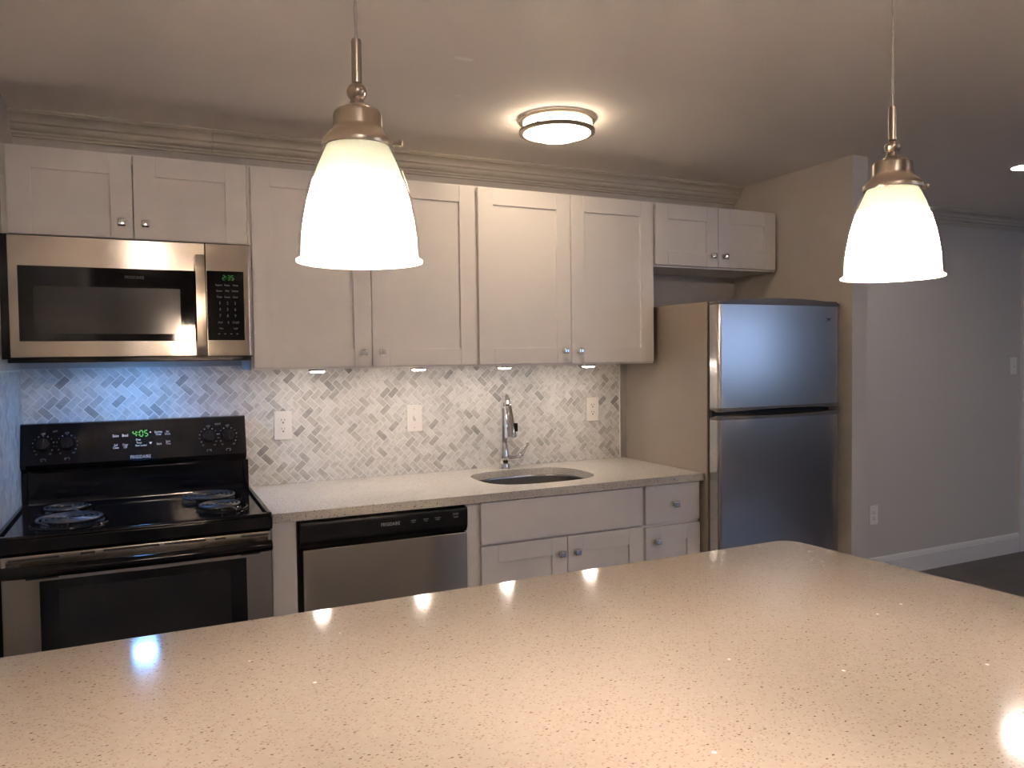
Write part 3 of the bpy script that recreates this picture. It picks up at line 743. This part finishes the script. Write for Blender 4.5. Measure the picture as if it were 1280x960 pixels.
for k in range(10): b.box(3 + k * .9, 3.5 + k * .9, -13.5, -3.5, 55.7, 55.85); b.box(18.5 + k * .9, 19 + k * .9, -13.5, -3.5, 55.7, 55.85)
un = obj('vent_grille', b, M['black_satin'], t)
obj('cooktop_lamp', B().box(13.7, 16.3, -11.4, -10.1, 55.73, 55.82, .03), M['hood'], un)

# ------------------------------------------------------------------ refrigerator
t = thing('refrigerator', (117, -15, 0), 'tall stainless top-freezer refrigerator with taupe sides at the end of the run', 'refrigerator')
obj('cabinet_body', B().box(103.05, 131.3, -26.1, -1.2, 1.0, 64.6, .15, 3), M['fridge_side'], t)
obj('gasket', B().box(103.5, 130.9, -26.75, -26.1, 4.2, 64.0), M['gasket'], t)
def door_plan(bow=.55, x0=103.05, x1=131.35, yb=-26.75, ye=-29.15, r=.75, n=18, grow=0.):
    P = [(x0 - grow, yb), ]
    for k in range(6):
        a = k / 5 * math.pi / 2
        P.append((x0 - grow + r * (1 - math.cos(a)), ye + r - r * math.sin(a) - grow * (k / 5)))
    for k in range(1, n):
        f = k / n; P.append((x0 + r + (x1 - x0 - 2 * r) * f, ye - grow - bow * (1 - (2 * f - 1) ** 2)))
    for k in range(6):
        a = (1 - k / 5) * math.pi / 2
        P.append((x1 + grow - r * (1 - math.cos(a)), ye + r - r * math.sin(a) - grow * (1 - k / 5)))
    P.append((x1 + grow, yb))
    return P
def slab_between(plan, zlo, zhi):
    """solid with the given plan whose lower and upper faces follow zlo(x), zhi(x)"""
    b = B(); A = [b.bm.verts.new((x, y, zlo(x, y))) for x, y in plan]; C = [b.bm.verts.new((x, y, zhi(x, y))) for x, y in plan]; n = len(plan)
    b.bm.faces.new(A[::-1]); b.bm.faces.new(C)
    for k in range(n): b.bm.faces.new((A[k], A[(k + 1) % n], C[(k + 1) % n], C[k]))
    bmesh.ops.recalc_face_normals(b.bm, faces=b.bm.faces); return b
fx = lambda x: (x - 103.05) / 28.3
fd = obj('freezer_door', B().prism(door_plan(), 'Z', 46.4, 64.0), M['steel_v'], t, angle=50)
obj('top_trim', slab_between(door_plan(grow=.06), lambda x, y: 63.95, lambda x, y: 64.45 + .75 * max(0, math.sin(math.pi * fx(x))) ** .8), M['fridge_trim'], fd, angle=50)
obj('grip_trim', slab_between(door_plan(grow=.08), lambda x, y: 45.72 + (.3 * math.sin(math.pi * min(1, fx(x) * 1.0)) if y < -28 else .5), lambda x, y: 46.45), M['fridge_trim'], fd, angle=50)
rd = obj('fridge_door', B().prism(door_plan(), 'Z', 4.2, 44.4), M['steel_v'], t, angle=50)
obj('grip_trim', slab_between(door_plan(grow=.08), lambda x, y: 44.35, lambda x, y: 45.1 - (.25 * math.sin(math.pi * fx(x)) if y < -28 else .5)), M['fridge_trim'], rd, angle=50)
mk = B(); add_text(mk, 'Whirlpool', 127.4, -29.36, 61.7, .62, spacing=1.0, bold=.01)
pts = []
for k in range(22):
    a = math.radians(200 + 300 * k / 21); pts.append((127.3 + .75 * math.cos(a), -29.38, 61.55 + .38 * math.sin(a)))
mk.tube(pts, .03, 6)
obj('brand_lettering', mk, M['print_dark'], fd)
obj('hinge_cover', B().box(128.5, 131.2, -28.6, -24.5, 64.4, 64.95, .2, 3), M['fridge_trim'], t)
obj('toe_grille', B().box(103.4, 131.0, -27.2, -26.15, .4, 3.9, .1), M['black_satin'], t)

# ------------------------------------------------------------------ peninsula in the foreground
def rounded_poly(P, r, n=8):
    out = []
    for i in range(len(P)):
        p0, p1, p2 = Vector(P[i - 1]), Vector(P[i]), Vector(P[(i + 1) % len(P)])
        a, c_ = (p0 - p1).normalized(), (p2 - p1).normalized()
        rr = r[i]
        if rr <= 0: out.append(tuple(p1)); continue
        for k in range(n + 1):
            f = k / n; out.append(tuple((p1 + a * rr) * (1 - f) ** 2 + p1 * 2 * f * (1 - f) + (p1 + c_ * rr) * f ** 2))
    return out
t = thing('kitchen_island', (40, -93, 0), 'large speckled cream quartz topped kitchen peninsula in the foreground', 'island')
op = rounded_poly([(-.41, -67.65), (79.9, -67.65), (84.1, -118.5), (-.41, -118.5)], [0, 2.2, 2.2, 0])
bt = B().prism(op, 'Z', ZC0, ZC1)
ed = [e for e in bt.bm.edges if abs(e.verts[0].co.z - e.verts[1].co.z) < 1e-5 and e.is_manifold]
bmesh.ops.bevel(bt.bm, geom=ed, offset=.12, segments=3, affect='EDGES', profile=.5)
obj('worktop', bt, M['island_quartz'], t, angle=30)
b = B(); b.box(-.4, 68.5, -106, -69.5, 4, ZC0 - .01, .05); b.box(-.4, 68.2, -105, -72.5, 0, 4.05)
obj('base', b, M['cabinet'], t)

# ------------------------------------------------------------------ lamps
def pendant(x, y, label):
    zb = 59.85
    t = thing('pendant_lamp', (x, y, zb), label, 'lamp', 'pendant lamps over the peninsula')
    out = [(2.76, 0), (2.77, .1), (2.70, .22), (2.66, .45), (2.64, 1.1), (2.53, 1.9), (2.36, 2.75), (2.13, 3.55), (1.88, 4.25), (1.66, 4.75), (1.5, 5.1), (1.3, 5.25)]
    inn = [(r - .13, z + .0) for r, z in out[::-1]]
    inn[-1] = (2.62, 0.0)
    sh = obj('shade', B().lathe(out + inn, (x, y, zb), 64, closed=True), None, t, angle=50, mats=[M['opal'], M['clear']])
    no = len(out) - 1
    for k, f in enumerate(sh.data.polygons): f.material_index = 1 if 1 <= k // 64 < no else 0      # clear outside, etched white inside
    cap = [(0, 7.2), (.3, 7.2), (.34, 6.95), (.62, 6.82), (.98, 6.66), (1.06, 6.5), (1.07, 5.98), (1.12, 5.8), (1.4, 5.55), (1.56, 5.35), (1.58, 5.2), (1.56, 5.06), (1.46, 5.06), (1.2, 5.3), (0, 5.3)]
    cp = obj('socket_cap', B().lathe(cap, (x, y, zb), 48), M['nickel'], t, angle=40)
    sc = B(); sc.cyl((x + 1.35, y - .75, zb + 5.2), (x + 1.62, y - .92, zb + 5.2), .07, seg=10); sc.cyl((x + 1.6, y - .9, zb + 5.2), (x + 1.74, y - .99, zb + 5.2), .14, seg=12)
    obj('thumb_screw', sc, M['nickel'], cp)
    ball = [(0, 7.1)] + [(.45 * math.sin(a), 7.5 - .43 * math.cos(a)) for a in [math.pi * k / 12 for k in range(1, 12)]] + [(0, 7.95)]
    obj('ball_joint', B().lathe(ball, (x, y, zb), 32), M['nickel'], t)
    obj('stem', B().lathe([(0, 7.9), (.225, 7.9), (.225, 9.72), (.2, 9.8), (.08, 9.82), (0, 9.82)], (x, y, zb), 24), M['nickel'], t)
    pth = [(x + .035 * math.cos(k * .9), y + .035 * math.sin(k * .9), zb + 9.8 + (CEIL - .9 - zb - 9.8) * k / 60) for k in range(61)]
    ptb = [(x - .035 * math.cos(k * .9), y - .035 * math.sin(k * .9), p[2]) for k, p in enumerate(pth)]
    obj('cord', B().tube(pth, .055, 8).tube(ptb, .055, 8), M['cord'], t, angle=60)
    obj('canopy', B().lathe([(0, -1.0), (.3, -1.0), (.5, -.9), (2.2, -.5), (2.5, -.2), (2.5, -.01), (0, -.01)], (x, y, CEIL), 40), M['nickel'], t)
    obj('light_block_disc', B().lathe([(1.1, 3.68), (1.97, 3.62), (1.99, 3.56), (1.1, 3.6)], (x, y, zb), 48, closed=True), M['disc'], t)  # unseen disc added to keep bulb light off the upper shade
    lb = B().lathe([(.42, 5.25), (.46, 4.6), (.62, 4.3), (1.02, 3.72), (1.1, 3.55), (1.08, 3.5), (0, 3.5)], (x, y, zb), 32)
    bb = obj('bulb_collar', lb, M['white_plastic'], t)
    obj('bulb_light_stop', B().lathe([(1.12 * math.cos(a), 1.2 - .85 * math.sin(a)) for a in [math.pi / 2 * k / 8 for k in range(0, 8)]] + [(0, .35), (0, 1.2)], (x, y, zb), 32, closed=True), M['white_plastic'], bb)  # opaque end added to cut direct light falling on the peninsula
    dome = [(1.07, 3.5), (1.12, 2.6), (1.12, 1.2)]
    obj('bulb', B().lathe(dome, (x, y, zb), 32), M['bulb'], bb)
    return t
P1 = (24.85, -97.07); P2 = (55.15, -100.2)
p1 = pendant(*P1, 'nearer, larger-looking pendant lamp with white glass shade, in front of the tall wall cabinet')
dup(p1, (*P2, 59.85), 'farther pendant lamp with white glass shade, at the right in front of the hall wall', 'pendant lamps over the peninsula')

# flush ceiling lamp: two nickel rings, rods and a frosted bowl
def flush_lamp(x, y, label, glass):
    t = thing('ceiling_lamp', (x, y, CEIL), label, 'lamp')
    obj('diffuser', B().lathe([(5.0, -.02), (5.05, -1.6), (4.95, -1.9), (4.4, -2.4), (3.2, -2.85), (1.6, -3.1), (0, -3.16)], (x, y, CEIL), 64), M[glass], t, angle=50)
    for zz in (-.38, -1.95):
        obj('ring', B().lathe([(5.1, zz - .28), (5.5, zz - .3), (5.72, zz - .18), (5.72, zz + .2), (5.5, zz + .3), (5.1, zz + .28)], (x, y, CEIL), 64, closed=True), M['nickel'], t)
    for k in range(3):
        a = 2 * math.pi * k / 3 - .55
        obj('rod', B().cyl((x + 5.35 * math.cos(a), y + 5.35 * math.sin(a), CEIL - 1.8), (x + 5.35 * math.cos(a), y + 5.35 * math.sin(a), CEIL - .5), .11, seg=10), M['nickel'], t)
    obj('mounting_plate', B().lathe([(4.9, -.01), (4.9, -.12), (0, -.12), (0, -.01)], (x, y, CEIL), 40), M['white_plastic'], t)
    return t
flush_lamp(72.9, -28.3, 'round double-ringed flush ceiling lamp with lit frosted glass above the sink cabinets', 'flush')
# both unseen and brightened as fill: left fits the microwave streak, right is added
flush_lamp(17.5, -176., 'unseen flush ceiling lamp behind the peninsula, nearer the left wall', 'room')
flush_lamp(135., -185., 'added fill lamp, unseen behind the peninsula, towards the window', 'room')

def downlight(x, y, label, lens='down'):
    t = thing('recessed_light', (x, y, CEIL), label, 'lamp', 'recessed ceiling lights')
    obj('trim_ring', B().lathe([(2.6, -.01), (3.2, -.01), (3.15, -.12), (2.7, -.18), (2.6, -.1)], (x, y, CEIL), 40, closed=True), M['white_plastic'], t)
    obj('lens', B().lathe([(2.62, -.05), (0, -.07), (0, -.02), (2.62, -.02)], (x, y, CEIL), 40), M[lens], t)
    return t
d0 = downlight(171.5, -38.0, 'lit recessed ceiling light at the right edge of the picture, over the hall')
for xy, lb in (((196., -114.), 'lit recessed ceiling light in the living area nearest the peninsula'), ((247., -141.), 'lit recessed ceiling light in the middle of the living area'), ((160., -205.), 'added recessed fill light, unseen, nearest the window')):  # the last one is added out of view as fill light
    dup(d0, (*xy, CEIL), lb, 'recessed ceiling lights')

def puck(x, y, label):
    t = thing('puck_light', (x, y, 54.0), label, 'lamp', 'puck lights under the wall cabinets')
    obj('housing', B().lathe([(0, 0), (1.35, 0), (1.35, -.26), (1.28, -.34), (1.1, -.34), (1.1, -.22), (0, -.22)], (x, y, 53.99), 32), M['nickel'], t)
    obj('lens', B().lathe([(1.09, -.28), (1.06, -.42), (.9, -.52), (0, -.56), (0, -.24), (1.09, -.24)], (x, y, 53.99), 32), M['puck'], t)
    return t
PK = [(40.0, -10.6, 'puck light under the cabinet right of the microwave, nearest the range'), (56.4, -10.6, 'puck light under the cabinet right of the microwave, above the light switch plate'),
      (72.0, -10.4, 'puck light under the cabinet above the sink, just left of the faucet'), (88.8, -10.4, 'puck light under the cabinet above the sink, nearest the refrigerator')]
k0 = puck(*PK[0])
for x, y, lb in PK[1:]: dup(k0, (x, y, 54.0), lb, 'puck lights under the wall cabinets')

# ------------------------------------------------------------------ outlets and switches
def plate_mesh(x, yw, z, w_=2.85, h=4.7):
    return B().box(x - w_ / 2, x + w_ / 2, yw - .24, yw, z - h / 2, z + h / 2, .1, 3)
def outlet(x, yw, z, label, cat='outlet', decor=True):
    t = thing('wall_outlet', (x, yw, z), label, cat)
    p = obj('cover_plate', plate_mesh(x, yw, z), M['white_plastic'], t)
    f = B()
    if decor: f.box(x - .66, x + .66, yw - .3, yw - .2, z - 1.32, z + 1.32, .05)
    else:
        for s in (-.76, .76): f.box(x - .62, x + .62, yw - .3, yw - .2, z + s - .55, z + s + .55, .2, 3)
    obj('receptacle', f, M['white_plastic'], p)
    s_ = B()
    for s in (-.72, .72):
        s_.box(x - .28, x - .2, yw - .32, yw - .29, z + s + .02, z + s + .38); s_.box(x + .2, x + .28, yw - .32, yw - .29, z + s + .05, z + s + .34)
        s_.cyl((x, yw - .29, z + s - .25), (x, yw - .32, z + s - .25), .13, seg=12)
    obj('slots', s_, M['slot'], p)
    return t
def switch(x, yw, z, label):
    t = thing('light_switch', (x, yw, z), label, 'switch')
    p = obj('cover_plate', plate_mesh(x, yw, z), M['white_plastic'], t)
    obj('toggle', B().box(x - .17, x + .17, yw - .62, yw - .2, z - .1, z + .42, .08, 2, ((x, yw - .2, z), math.radians(-14), 'X')), M['white_plastic'], p)
    s_ = B()
    s_.box(x - .24, x + .24, yw - .26, yw - .235, z - .5, z + .5)
    obj('toggle_slot', s_, M['print'], p)
    for s in (-1.65, 1.65): obj('plate_screw', B().cyl((x, yw - .23, z + s), (x, yw - .27, z + s), .13, seg=12), M['print'], p)
    return t
outlet(36.2, -.43, 44.7, 'white duplex outlet on the backsplash beside the range')
switch(58.8, -.43, 44.85, 'white toggle switch plate in the middle of the backsplash')
outlet(95.6, -.43, 45.0, 'white duplex outlet on the backsplash at the refrigerator end')
outlet(175.6, 0, 15.8, 'white outlet low on the grey hall wall behind the stub wall', decor=False)
switch(229.6, 0, 51.4, 'white light switch on the grey hall wall beside the door')
